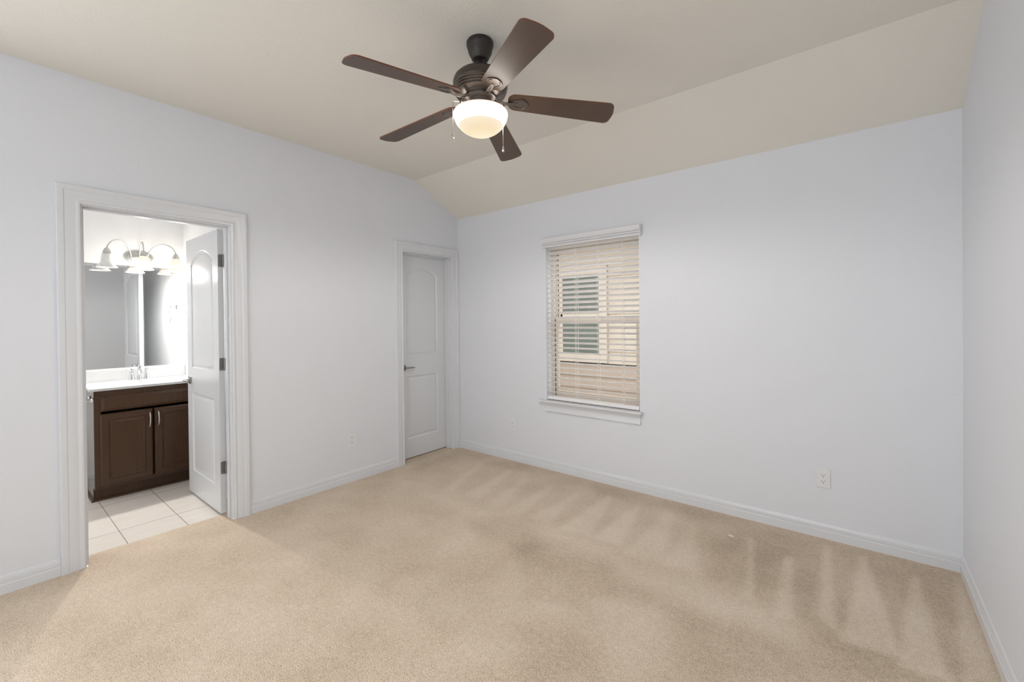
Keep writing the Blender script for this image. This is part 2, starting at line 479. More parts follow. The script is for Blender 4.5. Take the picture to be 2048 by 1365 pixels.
def floor_mesh():
    step = 0.02
    nx = int(round(W / step)); ny = int(round((0 - YF) / step))
    xs = np.linspace(0, W, nx + 1); ys = np.linspace(0, YF, ny + 1)
    X, Y = np.meshgrid(xs, ys)
    px, py = X.ravel(), Y.ravel()
    val = np.full(px.shape, 0.58)
    for (v, soft, poly) in MARKS:
        P = np.array(poly); n = len(P)
        inside = np.zeros(px.shape, bool); dist = np.full(px.shape, 1e9)
        for i in range(n):
            a, b_ = P[i], P[(i + 1) % n]
            cond = ((a[1] > py) != (b_[1] > py))
            with np.errstate(divide='ignore', invalid='ignore'):
                xi = (b_[0] - a[0]) * (py - a[1]) / (b_[1] - a[1] + 1e-12) + a[0]
            inside ^= cond & (px < xi)
            d = b_ - a; L2 = (d ** 2).sum()
            t = np.clip(((px - a[0]) * d[0] + (py - a[1]) * d[1]) / L2, 0, 1)
            dist = np.minimum(dist, np.hypot(px - (a[0] + t * d[0]), py - (a[1] + t * d[1])))
        sd = np.where(inside, dist, -dist)
        w = np.clip(sd / (2 * soft) + 0.5, 0, 1); w = w * w * (3 - 2 * w)
        val += 0.28 * v * w
    verts = [(float(a), float(b_), 0.0) for a, b_ in zip(px, py)]
    faces = []
    for j in range(ny):
        for i in range(nx):
            k = j * (nx + 1) + i
            faces.append((k, k + nx + 1, k + nx + 2, k + 1))
    # tongue of carpet running into the bathroom doorway
    base = len(verts); vals = list(np.clip(val, 0, 1))
    for (x, y) in ((-0.15, -2.871), (-0.15, -2.152), (0.0, -2.152), (0.0, -2.871)):
        verts.append((x, y, 0.0)); vals.append(0.56)
    faces.append((base, base + 3, base + 2, base + 1))
    for (x, y) in ((-0.15, -2.871), (-0.15, -2.152)):
        verts.append((x, y, -0.03)); vals.append(0.5)
    faces.append((base, base + 1, base + 5, base + 4))
    base = len(verts)
    for (x, y) in ((-0.69, -0.845), (-0.69, 0.055), (-0.116, 0.055), (-0.116, -0.0985), (0.0, -0.0985), (0.0, -0.7085), (-0.116, -0.7085), (-0.116, -0.845)):
        verts.append((x, y, 0.0)); vals.append(0.5)
    faces.append(tuple(base + q for q in range(8)))
    me = bpy.data.meshes.new('floor'); me.from_pydata(verts, [], faces)
    att = me.attributes.new('pile', 'FLOAT', 'POINT'); att.data.foreach_set('value', [float(v) for v in vals])
    me.materials.append(M_carpet)
    o = bpy.data.objects.new('floor', me); COL.objects.link(o)
    tag(o, 'beige cut pile bedroom carpet with vacuum strokes', 'carpet', kind='structure')


floor_mesh()
bm = BM(); box(bm, BX - 0.1, -0.13, -3.5, BY + 0.1, -0.05, -0.006)
tag(link('floor', bm, M_tile), 'cream porcelain tile floor inside the bathroom', 'tile floor', kind='structure')

# ------------------------------------------------------------------ walls
CL, CR = -0.712, -0.095        # closet opening (jamb faces)
BL, BR = -2.874, -2.152        # bathroom opening
HD = 2.015
JT = 0.018
bm = BM()
outer = [(0.16, -0.05), (0.16, HL - 0.16 * 0.504), (0, HL), (KY, HH), (YF - 0.1, HH), (YF - 0.1, -0.05)]
outer = [(0.16, -0.05), (0.16, HL), (0.0, HL), (KY, HH), (YF - 0.1, HH), (YF - 0.1, -0.05),
         (BL - JT, -0.05), (BL - JT, HD + JT), (BR + JT, HD + JT), (BR + JT, -0.05),
         (CL - JT, -0.05), (CL - JT, HD + JT), (CR + JT, HD + JT), (CR + JT, -0.05)]
slab(bm, outer, [rect(-4.88, -3.62, 0.66, 2.14)], FX, -0.115, 0.0)
for fc in bm.faces:
    if all(abs(v.co.x + 0.115) < 1e-5 for v in fc.verts): fc.material_index = 1
tag(link('wall_left', bm, [M_wall, M_bathwall]), 'white textured wall with the closet door and bathroom doorway', 'wall', kind='structure')

WX0, WX1, WZ0, WZ1 = 1.145, 2.02, 0.612, 2.015
bm = BM(); slab(bm, rect(0.0, W + 0.12, -0.05, HL + 0.1), [rect(WX0, WX1, WZ0, WZ1)], FY, 0.0, 0.16)
tag(link('wall_back', bm, M_wall), 'white textured wall with the single blind-covered window', 'wall', kind='structure')
bm = BM(); slab(bm, [(0.0, -0.05), (0.0, HL), (KY, HH), (YF - 0.1, HH), (YF - 0.1, -0.05)], [], FX, W, W + 0.12)
tag(link('wall_right', bm, M_wall), 'plain white textured wall at the right edge', 'wall', kind='structure')
bm = BM(); slab(bm, rect(-0.115, W + 0.12, -0.05, HH), [rect(1.37, 3.53, 0.62, 2.18)], FY, YF, YF - 0.14)
tag(link('wall_front', bm, M_wall), 'white wall behind the camera with an added opening for fill light', 'wall', kind='structure')

bm = BM()
slab(bm, [(0.16, HL - 0.0), (0.0, HL), (KY, HH), (YF - 0.14, HH), (YF - 0.14, HH + 0.08), (KY, HH + 0.08), (0.16, HL + 0.12)], [], FX, -0.115, W + 0.12)
tag(link('ceiling', bm, M_ceil), 'beige painted bedroom ceiling, sloping down to the window wall', 'ceiling', kind='structure')

# bathroom shell
bm = BM(); box(bm, BX - 0.1, BX, -3.5, BY + 0.1, -0.05, 2.44)
tag(link('wall_bath_back', bm, M_bathwall), 'white bathroom wall behind the mirror', 'wall', kind='structure')
bm = BM(); box(bm, BX, -0.115, BY, BY + 0.1, -0.05, 2.44)
tag(link('wall_bath_side', bm, M_bathwall), 'white bathroom side wall behind the open door', 'wall', kind='structure')
bm = BM(); box(bm, BX, -0.115, -3.5, -3.4, -0.05, 2.44)
tag(link('wall_bath_far', bm, M_bathwall), 'white bathroom wall out of sight on the left', 'wall', kind='structure')
bm = BM(); box(bm, BX - 0.1, -0.1151, -3.5, BY + 0.1, 2.44, 2.5)
tag(link('ceiling', bm, M_bathwall), 'white bathroom ceiling', 'ceiling', kind='structure')
# closet shell
bm = BM()
box(bm, -0.80, -0.7, -0.95, 0.16, -0.05, 2.44); box(bm, -0.7, -0.115, 0.06, 0.16, -0.05, 2.44)
box(bm, -0.7, -0.115, -0.95, -0.85, -0.05, 2.44); box(bm, -0.8, 0.0, -0.95, 0.16, -0.1, -0.004); box(bm, -0.8, -0.1, -0.95, 0.16, 2.44, 2.5)
tag(link('wall_closet', bm, M_wall), 'inside walls of the closed closet', 'wall', kind='structure')

# ------------------------------------------------------------------ casings and jambs (trim)
CASP = [(0.0, 0.0), (0.0, 0.009), (0.004, 0.013), (0.012, 0.0135), (0.016, 0.010), (0.022, 0.0095), (0.030, 0.013),
        (0.052, 0.0155), (0.058, 0.0155), (0.062, 0.019), (0.072, 0.021), (0.084, 0.021), (0.088, 0.018), (0.088, 0.0)]


def casing(name, label, y0, y1, ztop, clipR=None, wk=1.0):
    """three sided mitred casing around opening y0..y1 on plane x=0"""
    pr = [(a * wk, t) for a, t in CASP]
    bm = BM()
    yl, yr, zt = y0 - 0.006, y1 + 0.006, ztop + 0.006
    rows = []
    cl = (lambda y: min(y, clipR)) if clipR is not None else (lambda y: y)
    rows.append(lambda a, t: (t, yl - a, 0.0))
    rows.append(lambda a, t: (t, yl - a, zt + a))
    rows.append(lambda a, t: (t, cl(yr + a), zt + a))
    rows.append(lambda a, t: (t, cl(yr + a), 0.0))
    sweep(bm, pr, rows)
    return tag(link(name, bm, M_trim, smooth=True, angle=25), label, 'door casing', kind='structure')


casing('trim_1', 'white moulded casing around the closet door in the corner', CL, CR, HD, clipR=-0.0005)
casing('trim_2', 'white moulded casing around the open bathroom doorway', BL, BR, HD, wk=1.09)


def jamb(name, label, y0, y1, ztop, x0, xs0, xs1):
    """jamb boards plus stop strip; stop between xs0..xs1"""
    bm = BM(); T = JT - 0.001
    box(bm, x0, -0.0005, y0 - T, y0, 0.0, ztop + T); box(bm, x0, -0.0005, y1, y1 + T, 0.0, ztop + T)
    box(bm, x0, -0.0005, y0, y1, ztop, ztop + T)
    s_ = 0.011
    box(bm, xs0, xs1, y0, y0 + s_, 0.0, ztop); box(bm, xs0, xs1, y1 - s_, y1, 0.0, ztop)
    box(bm, xs0, xs1, y0 + s_, y1 - s_, ztop - s_, ztop)
    return tag(link(name, bm, M_trim, bevel=0.0015), label, 'door jamb', kind='structure')


jamb('trim_3', 'white door jamb with stop in the closet doorway', CL, CR, HD, -0.1145, -0.094, -0.058)
jamb('trim_4', 'white door jamb with stop in the bathroom doorway', BL, BR, HD, -0.1145, -0.075, -0.042)

# baseboards -----------------------------------------------------------
BBP = [(0.0, 0.0), (0.014, 0.0), (0.014, 0.046), (0.012, 0.050), (0.010, 0.0515), (0.010, 0.0545), (0.0115, 0.056), (0.0115, 0.064),
       (0.009, 0.0655), (0.009, 0.068), (0.010, 0.0695), (0.009, 0.076), (0.005, 0.087), (0.0, 0.092)]


def base(name, label, fns):
    bm = BM()
    for (fa, fb) in fns: sweep(bm, BBP, [fa, fb])
    return tag(link(name, bm, M_trim, smooth=True, angle=20), label, 'baseboard', kind='structure')


cas_o = lambda y0, wk=1.0: y0
cl_out = CL - 0.006 - 0.088; br_out = BR + 0.006 + 0.088 * 1.09; bl_out = BL - 0.006 - 0.088 * 1.09
base('baseboard_left', 'white baseboard along the wall with the doorways', [
    (lambda t, z: (t, cl_out - 0.0005, z), lambda t, z: (t, br_out + 0.0005, z)),
    (lambda t, z: (t, bl_out - 0.0005, z), lambda t, z: (t, YF, z))])
base('baseboard_back', 'white baseboard under the window wall', [
    (lambda t, z: (0.022, -t, z), lambda t, z: (W - t, -t, z))])
base('baseboard_right', 'white baseboard along the right wall', [
    (lambda t, z: (W - t, -t, z), lambda t, z: (W - t, YF, z))])
base('baseboard_front', 'white baseboard on the wall behind the camera', [
    (lambda t, z: (0.014, YF + t, z), lambda t, z: (W - 0.014, YF + t, z))])
base('baseboard_bath', 'white baseboard around the bathroom wall', [
    (lambda t, z: (BX + t, -3.4, z - 0.006), lambda t, z: (BX + t, -2.722, z - 0.006)),
    (lambda t, z: (-1.0, BY - t, z - 0.006), lambda t, z: (-0.13, BY - t, z - 0.006))])


# ------------------------------------------------------------------ doors
def leaf_mesh(w, z0, z1, t):
    """leaf in local coords: hinge edge at u=0, free edge at u=w along -Y... built as plane u along +Y, thickness along X: face A at x=0, B at x=-t"""
    bm = BM()
    m_ = 0.108
    for d, sgn in ((0.0, 1), (-t, -1)):
        panels = [arch_panel(m_, w - m_, 1.005 - 0.0, 1.815, 1.90), rect_panel(m_, w - m_, 0.195, 0.812)]
        vv = moulded_face(bm, rect(0, w, z0, z1), panels, FX, d, sgn)
        if d == 0.0: va = vv
        else: vb = vv
    for k in range(4):
        bm.faces.new((va[k], va[(k + 1) % 4], vb[(k + 1) % 4], vb[k]))
    return bm


def lever(parent, x, y, z, out, along, name='door_handle', m=M_darknick, L=0.105):
    """lever handle; out = outward unit vector, along = lever direction (local coords)"""
    bm = BM(); out = Vector(out); along = Vector(along); c = Vector((x, y, z))
    q = out.to_track_quat('Z', 'Y').to_matrix()
    tmp = BM()
    rg = lathe(tmp, [(0.0315, 0.0), (0.0325, 0.003), (0.031, 0.007), (0.024, 0.0105), (0.014, 0.012), (0.0105, 0.016), (0.0095, 0.040), (0.0, 0.046)], seg=32)
    for v in tmp.verts: v.co = q @ v.co + c
    me = bpy.data.meshes.new('t'); tmp.to_mesh(me); tmp.free(); bm.from_mesh(me); bpy.data.meshes.remove(me)
    p0 = c + out * 0.040
    pts = [p0 - along * 0.012, p0, p0 + along * 0.03 + out * 0.004, p0 + along * 0.07 + out * 0.004, p0 + along * L]
    tube(bm, pts, [0.0085, 0.0095, 0.009, 0.0085, 0.007], 12, flat=0.75)
    return link(name, bm, m, parent, smooth=True, angle=50)


# closet door: hinged on the closet side, closed
d1 = thing('door_1', (-0.096, CL + 0.003, 0.0), 'closed white two-panel arched closet door in the far corner', 'door', kind='structure')
lf = link('door_leaf', leaf_mesh(CR - CL - 0.006, 0.009, 2.011, 0.035), M_door, d1, smooth=True, angle=12)
lever(lf, 0.0, 0.064, 0.90, (1, 0, 0), (0, 1, 0)); lever(lf, -0.035, 0.064, 0.90, (-1, 0, 0), (0, 1, 0))

# bathroom door: hinge pin at (-0.124,-2.150), opened 92 degrees into the bathroom
d2 = thing('door_2', (-0.126, -2.150, 0.0), 'open white two-panel arched bathroom door on three hinges', 'door', kind='structure')
LW = 0.712
bm = leaf_mesh(LW, 0.014, 2.011, 0.035)
# local leaf: u(+Y) from hinge, face A (x=0) ; rotate so that +Y -> -X and face A normal (+X) -> -Y ... (x,y) -> (-y, -x)... mirrored arch is symmetric
for v in bm.verts:
    x, y, z = v.co
    v.co = (-0.006 - y, -0.036 - (x + 0.0) * -1.0 * -1.0, z) if False else (-0.008 - y, -0.0345 - x, z)
lf2 = link('door_leaf', bm, M_door, d2, smooth=True, angle=12)
lever(lf2, -0.008 - (LW - 0.064), -0.0345, 0.905, (0, -1, 0), (1, 0, 0), m=M_darknick)
lever(lf2, -0.008 - (LW - 0.064), 0.0005, 0.905, (0, 1, 0), (1, 0, 0), m=M_darknick)
for zc in (1.792, 1.063, 0.334):
    bm = BM()
    # plate let into the hinge edge of the leaf (faces the bedroom)
    pl = []
    for (yy, zz) in ((-0.002, -0.0445), (-0.026, -0.0445), (-0.032, -0.0385), (-0.032, 0.0385), (-0.026, 0.0445), (-0.002, 0.0445)):
        pl.append((yy, zc + zz))
    slab(bm, pl, [], FX, -0.0078, -0.0058)
    # plate on the jamb
    slab(bm, rect(0.010, 0.040, zc - 0.0445, zc + 0.0445), [], FY, -0.0035, -0.0015)
    # screws
    for (yy, zz) in ((-0.012, 0.034), (-0.022, 0.0), (-0.012, -0.034)):
        lathe(bm, [(0.0042, -0.0056), (0.0032, -0.0048), (0.0, -0.0048)], (0, yy, zc + zz), 'X', 12)
    # knuckles
    for k in range(5):
        z0 = zc - 0.0445 + k * 0.0178
        rg = lathe(bm, [(0.0, z0), (0.0068, z0), (0.0068, z0 + 0.0165), (0.0, z0 + 0.0165)], (0.0, -0.001, 0), 'Z', 14)
    link('hinge', bm, M_darknick, d2, smooth=True, angle=35)


# ------------------------------------------------------------------ outlets
def outlet(loc, rz, label, group=None):
    t = thing('wall_outlet', loc, label, 'outlet', rz)
    # local: wall plane y=0, room towards -y
    bm = BM()
    slab(bm, rect(-0.036, 0.036, -0.0585, 0.0585), [], FY, 0.0, -0.0055)
    link('cover_plate', bm, M_plate, t, bevel=0.003)
    for s_ in (-1, 1):
        bm = BM(); zc = 0.0195 * s_
        pts = []
        for k in range(28):
            a = 2 * PI * k / 28; pts.append((0.0172 * math.cos(a), zc + max(-0.0142, min(0.0142, 0.0172 * math.sin(a)))))
        slab(bm, pts, [], FY, -0.0055, -0.0078)
        sk = link('socket', bm, M_plate, t, bevel=0.0006)
        bm = BM()
        box(bm, -0.0075, -0.0055, -0.0082, -0.0070, zc - 0.001, zc + 0.007)
        box(bm, 0.0055, 0.0075, -0.0082, -0.0070, zc, zc + 0.007)
        lathe(bm, [(0.0, -0.0082), (0.0026, -0.0082), (0.0026, -0.007)], (0, 0, zc - 0.007), 'Y', 12)
        sl = link('slot', bm, M_black, sk)
    bm = BM(); lathe(bm, [(0.0, -0.0072), (0.0026, -0.0068), (0.003, -0.0055)], (0, 0, 0), 'Y', 12)
    link('screw', bm, M_plate, t, smooth=True)
    return t


outlet((0.0, -1.258, 0.352), PI / 2, 'white double outlet on the wall between the bathroom doorway and closet door')
outlet((0.742, 0.0, 0.348), 0, 'white double outlet on the window wall, left of the window')
outlet((3.184, 0.0, 0.366), 0, 'white double outlet low on the wall right of the window')

# ------------------------------------------------------------------ window
w1 = thing('window_1', ((WX0 + WX1) / 2, 0.0, WZ0), 'almond single-hung window in the window wall', 'window', kind='structure')


def wl(name, bm, m, parent=w1, **k): return link(name, bm, m, parent, world=True, **k)


bm = BM()
slab(bm, rect(WX0, WX1, WZ0 + 0.02, WZ1), [rect(WX0 + 0.03, WX1 - 0.03, WZ0 + 0.05, WZ1 - 0.03)], FY, 0.085, 0.158)
wl('window_frame', bm, M_vinyl, bevel=0.002)
bm = BM()
gx0, gx1 = WX0 + 0.03, WX1 - 0.03
slab(bm, rect(gx0, gx1, 1.330, WZ1 - 0.03), [rect(gx0 + 0.022, gx1 - 0.022, 1.375, WZ1 - 0.06)], FY, 0.125, 0.150)
us = wl('upper_sash', bm, M_vinyl, bevel=0.002)
bm = BM(); box(bm, gx0 + 0.022, gx1 - 0.022, 0.136, 0.139, 1.375, WZ1 - 0.06)
link('glass_pane', bm, M_glass, us, world=True)
bm = BM()
slab(bm, rect(gx0 + 0.008, gx1 - 0.008, WZ0 + 0.05, 1.372), [rect(gx0 + 0.036, gx1 - 0.036, WZ0 + 0.095, 1.330)], FY, 0.095, 0.122)
ls = wl('lower_sash', bm, M_vinyl, bevel=0.002)
bm = BM(); box(bm, gx0 + 0.036, gx1 - 0.036, 0.107, 0.110, WZ0 + 0.095, 1.330)
link('glass_pane', bm, M_glass, ls, world=True)
bm = BM(); box(bm, gx0 + 0.0005, gx0 + 0.0075, 0.100, 0.124, WZ0 + 0.052, 1.372)
wl('sash_gap_dark', bm, M_black)  # black strip stands in for the dark gap beside the lower sash
bm = BM(); box(bm, gx0 + 0.0215, gx0 + 0.0275, 0.123, 0.1245, 1.375, WZ1 - 0.032)
wl('sash_gap_dark', bm, M_black)  # same dark gap strip for the upper sash
# stool with horns, then the coved apron under it
bm = BM()
pts = [(1.072, -0.046), (2.048, -0.046), (2.048, 0.0), (WX1 - 0.0005, 0.0), (WX1 - 0.0005, 0.085), (WX0 + 0.0005, 0.085), (WX0 + 0.0005, 0.0), (1.072, 0.0)]
slab(bm, pts, [], FZ, 0.6125, 0.631)
wl('window_sill', bm, M_trim, bevel=0.004)
bm = BM()
apr = [(0.0, 0.525), (0.012, 0.526), (0.0165, 0.531), (0.0165, 0.540), (0.014, 0.548), (0.0105, 0.556), (0.0100, 0.572), (0.013, 0.585), (0.020, 0.597), (0.022, 0.6125), (0.0, 0.6125)]
sweep(bm, apr, [lambda t, z: (1.130, -t, z), lambda t, z: (2.028, -t, z)])
wl('sill_apron', bm, M_trim, smooth=True, angle=30)

# unseen windows added behind the camera to frame the fill lights
w2 = thing('added_window_2', (1.9, YF, 0.62), 'added wide window behind the camera for fill light', 'window', kind='structure')
bm = BM(); slab(bm, rect(1.37, 3.53, 0.62, 2.18), [rect(1.42, 3.48, 0.67, 2.13)], FY, YF - 0.06, YF - 0.12)
link('window_frame', bm, M_trim, w2, world=True)  # frame of the added rear window
w3 = thing('added_window_3', (0.0, -4.25, 0.66), 'added side window behind the camera for fill light', 'window', kind='structure')
bm = BM(); slab(bm, rect(-4.88, -3.62, 0.66, 2.14), [rect(-4.84, -3.66, 0.70, 2.10)], FX, -0.06, -0.11)
link('window_frame', bm, M_trim, w3, world=True)  # frame of the added side window

# ------------------------------------------------------------------ blind
bl = thing('window_blind', ((WX0 + WX1) / 2, 0.027, 2.0), 'white faux-wood horizontal blind, lowered with slats open, in the window', 'window blind')
bm = BM()
z = 0.702; SL = []
while z < 2.0:
    SL.append(z); z += 0.0447
tl = 0.33; nseg = 6
for zz in SL:
    def slat(uu, t, zz=zz):   # uu across -0.5..0.5 (room edge = -0.5)
        yy = 0.028 + uu * 0.05 * math.cos(tl) - t * math.sin(tl) * -1
        z_ = zz - uu * 0.05 * math.sin(tl) + t + 0.0022 * (1 - (2 * uu) ** 2)
        return (yy, z_)
    prof = [slat(-0.5 + k / nseg, 0.0014) for k in range(nseg + 1)] + [slat(0.5 - k / nseg, -0.0014) for k in range(nseg + 1)]
    sweep(bm, prof, [lambda a, b_: (1.149, a, b_), lambda a, b_: (2.0145, a, b_)])
link('slats', bm, M_blind, bl, world=True)
bm = BM(); box(bm, 1.148, 2.0145, 0.002, 0.055, 0.637, 0.667)
link('bottom_rail', bm, M_blind, bl, world=True, bevel=0.005)
bm = BM(); box(bm, 1.149, 2.015, 0.006, 0.054, 2.006, 2.0145)
link('head_rail', bm, M_blind, bl, world=True)
bm = BM()
vp = [(0.0, 2.006), (0.010, 2.003), (0.026, 2.003), (0.030, 2.006), (0.030, 2.019), (0.027, 2.021), (0.020, 2.0215), (0.020, 2.0255), (0.030, 2.026), (0.034, 2.029),
      (0.034, 2.037), (0.026, 2.0385), (0.026, 2.042), (0.038, 2.043), (0.044, 2.054), (0.050, 2.068), (0.050, 2.082), (0.045, 2.088), (0.0, 2.088)]
sweep(bm, vp, [lambda t, z: (1.125, -t - 0.001, z), lambda t, z: (2.048, -t - 0.001, z)])
link('valance', bm, M_valance, bl, world=True, smooth=True, angle=30)
for xx in (1.445, 1.655, 1.875):
    bm = BM()
    for yy in (0.0035, 0.0525): tube(bm, [(xx, yy, 0.66), (xx, yy, 1.98)], 0.0016, 6)
    tube(bm, [(xx + 0.012, 0.0035, 0.66), (xx + 0.012, 0.0035, 1.98)], 0.0015, 6)
    link('ladder_cord', bm, M_cord, bl, world=True)

# ------------------------------------------------------------------ the house next door, seen through the window
NY = 2.2
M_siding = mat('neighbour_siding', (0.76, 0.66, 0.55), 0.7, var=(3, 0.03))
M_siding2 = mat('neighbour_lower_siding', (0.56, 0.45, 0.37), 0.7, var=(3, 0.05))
bm = BM(); box(bm, W + 0.125, 9.0, 0.0, 0.16, -0.4, 2.9); box(bm, -8.0, -0.81, 0.0, 0.16, -0.4, 2.9)  # unseen walls added to keep sky light off the neighbour's siding
tag(link('wall_sky_block', bm, M_skyblock), 'added unseen wall beside the bedroom, blocking sky light', 'wall', kind='structure')
nb = thing('neighbouring_house', (1.0, NY, -0.3), 'beige lap-sided neighbouring house seen through the blind', 'house')


def lap(z0, z1, ex, m, name, hole=None):
    bm = BM(); z = z0
    while z < z1 - 1e-4:
        zt = min(z + ex, z1)
        segs = [(-4.0, 5.0)]
        if hole and z < hole[3] and zt > hole[2]: segs = [(-4.0, hole[0]), (hole[1], 5.0)]
        for (a, c) in segs:
            sweep(bm, [(0.0, z), (-0.022, z), (-0.004, zt), (0.0, zt)], [lambda t, q, a=a: (a, NY + t, q), lambda t, q, c=c: (c, NY + t, q)])
        z = zt
    box(bm, -4.0, 5.0, NY, NY + 0.1, z0, z1)
    return link(name, bm, m, nb, world=True)


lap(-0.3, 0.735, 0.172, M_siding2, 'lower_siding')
bm = BM(); box(bm, -4, 5, NY - 0.028, NY, 0.735, 0.747); link('ledge_shadow_strip', bm, M_black, nb, world=True)  # black strip stands in for the shadow line above the lower siding
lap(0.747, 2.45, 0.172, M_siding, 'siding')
bm = BM()
slab(bm, rect(-0.19, 0.665, 0.757, 2.10), [rect(-0.075, 0.542, 0.862, 2.00)], FY, NY - 0.045, NY - 0.001)
nw = link('window_trim', bm, M_trimout, nb, world=True)
bm = BM(); box(bm, 0.6655, 0.678, NY - 0.026, NY, 0.757, 2.10); box(bm, 0.5425, 0.548, NY - 0.047, NY - 0.04, 0.862, 2.0)
link('trim_shadow_strip', bm, M_siding2, nb, world=True)  # brown strips stand in for the shadow lines along the trim edges
bm = BM(); box(bm, -0.075, 0.542, NY - 0.030, NY - 0.022, 0.862, 2.00)
link('window_pane', bm, M_outglass, nb, world=True)
bm = BM()
box(bm, -0.075, 0.542, NY - 0.040, NY - 0.021, 1.40, 1.44)
box(bm, -0.075, -0.045, NY - 0.040, NY - 0.021, 0.862, 2.00)
link('window_sash', bm, M_trimout, nb, world=True)
bm = BM()
box(bm, -4, 5, NY - 0.6, NY + 0.1, 2.45, 2.50); box(bm, -4, 5, NY - 0.63, NY - 0.6, 2.40, 2.62)
link('soffit', bm, M_soffit, nb, world=True)
bm = BM(); box(bm, -4, 5, NY - 0.03, NY - 0.001, 2.15, 2.45)
link('frieze_board', bm, M_trimout, nb, world=True)
bm = BM(); box(bm, -6, 8, 0.17, NY + 4, -0.4, -0.3)
box(bm, -6, 8, 0.17, NY + 4, -0.41, -0.4)
tag(link('ground', bm, M_ground), 'ground between the two houses', 'ground', kind='structure')

# ------------------------------------------------------------------ ceiling fan
FC = Vector((1.914, -1.68, 0))
fan = thing('ceiling_fan', (FC.x, FC.y, HH), 'dark bronze five-blade ceiling fan with a lit frosted glass bowl', 'ceiling fan')


def fl(name, bm, m, parent=fan, **k): return link(name, bm, m, parent, **k)


def zz(z): return z - HH     # local height


bm = BM()
lathe(bm, [(0.0, 0.0), (0.062, 0.0), (0.066, -0.006), (0.0665, -0.022), (0.063, -0.030), (0.061, -0.034), (0.058, -0.052), (0.050, -0.070),
           (0.043, -0.080), (0.042, -0.087), (0.036, -0.092), (0.030, -0.094), (0.0, -0.094)], seg=48)
fl('canopy', bm, M_bronze, smooth=True, angle=50)
bm = BM()
lathe(bm, [(0.0105, -0.09), (0.0105, zz(2.560))], seg=20)
lathe(bm, [(0.0, zz(2.592)), (0.018, zz(2.591)), (0.022, zz(2.585)), (0.024, zz(2.578)), (0.036, zz(2.572)), (0.038, zz(2.566))], seg=28)
fl('downrod', bm, M_bronze, smooth=True, angle=50)
bm = BM()
lathe(bm, [(0.0, zz(2.570)), (0.050, zz(2.569)), (0.085, zz(2.565)), (0.110, zz(2.556)), (0.126, zz(2.541)), (0.1335, zz(2.523)), (0.134, zz(2.506)),
           (0.131, zz(2.501)), (0.1335, zz(2.498)), (0.1335, zz(2.4935)), (0.128, zz(2.490)), (0.1305, zz(2.487)), (0.1305, zz(2.4825)),
           (0.124, zz(2.479)), (0.1265, zz(2.476)), (0.1265, zz(2.4715)), (0.119, zz(2.468)), (0.1215, zz(2.465)), (0.1215, zz(2.461)),
           (0.110, zz(2.456)), (0.092, zz(2.451)), (0.075, zz(2.449)), (0.0, zz(2.449))], seg=64)
bm.faces.ensure_lookup_table()
for fc in bm.faces:
    if fc.calc_center_median().z < zz(2.4995): fc.material_index = 1  # bowl light on the lower rings painted as a brighter tone
fl('motor_housing', bm, [M_bronzemid, M_bronzelit], smooth=True, angle=28)
# flywheel hub the brackets bolt to
bm = BM()
lathe(bm, [(0.0, zz(2.449)), (0.074, zz(2.449)), (0.078, zz(2.447)), (0.078, zz(2.440)), (0.070, zz(2.436)), (0.0, zz(2.436))], seg=48)
fl('hub', bm, M_bronzelit, smooth=True, angle=35)
bm = BM()
lathe(bm, [(0.0, zz(2.437)), (0.050, zz(2.437)), (0.056, zz(2.430)), (0.057, zz(2.405)), (0.052, zz(2.398)), (0.0, zz(2.398))], seg=40)
# fitter ring with arms
lathe(bm, [(0.060, zz(2.402)), (0.080, zz(2.400)), (0.086, zz(2.393)), (0.084, zz(2.386)), (0.0, zz(2.388))], seg=40)
for k in range(3):
    a = math.radians(20 + 120 * k)
    tube(bm, [(0.05 * math.cos(a), 0.05 * math.sin(a), zz(2.405)), (0.09 * math.cos(a), 0.09 * math.sin(a), zz(2.408)), (0.118 * math.cos(a), 0.118 * math.sin(a), zz(2.398)), (0.122 * math.cos(a), 0.122 * math.sin(a), zz(2.384))], 0.004, 8)
fl('switch_housing', bm, M_bronzelit, smooth=True, angle=40)
# glass bowl (origin at its rim)
bm = BM()
R0, D0 = 0.1325, 0.109
prof = [(0.110, 0.011), (0.122, 0.009), (0.130, 0.005), (0.1325, 0.0)]
for k in range(1, 19):
    a = PI / 2 * k / 18
    prof.append((R0 * math.cos(a) if k < 18 else 0.0, -D0 * math.sin(a)))
lathe(bm, prof, seg=64)
bowl = fl('glass_bowl', bm, M_bowl, smooth=True, angle=60)
bowl.location = (0, 0, zz(2.370))
tag(bowl, 'glowing frosted glass bowl')
# blades with brackets
BASE = -100.6
ZB0, ZB1 = 2.437, 2.392


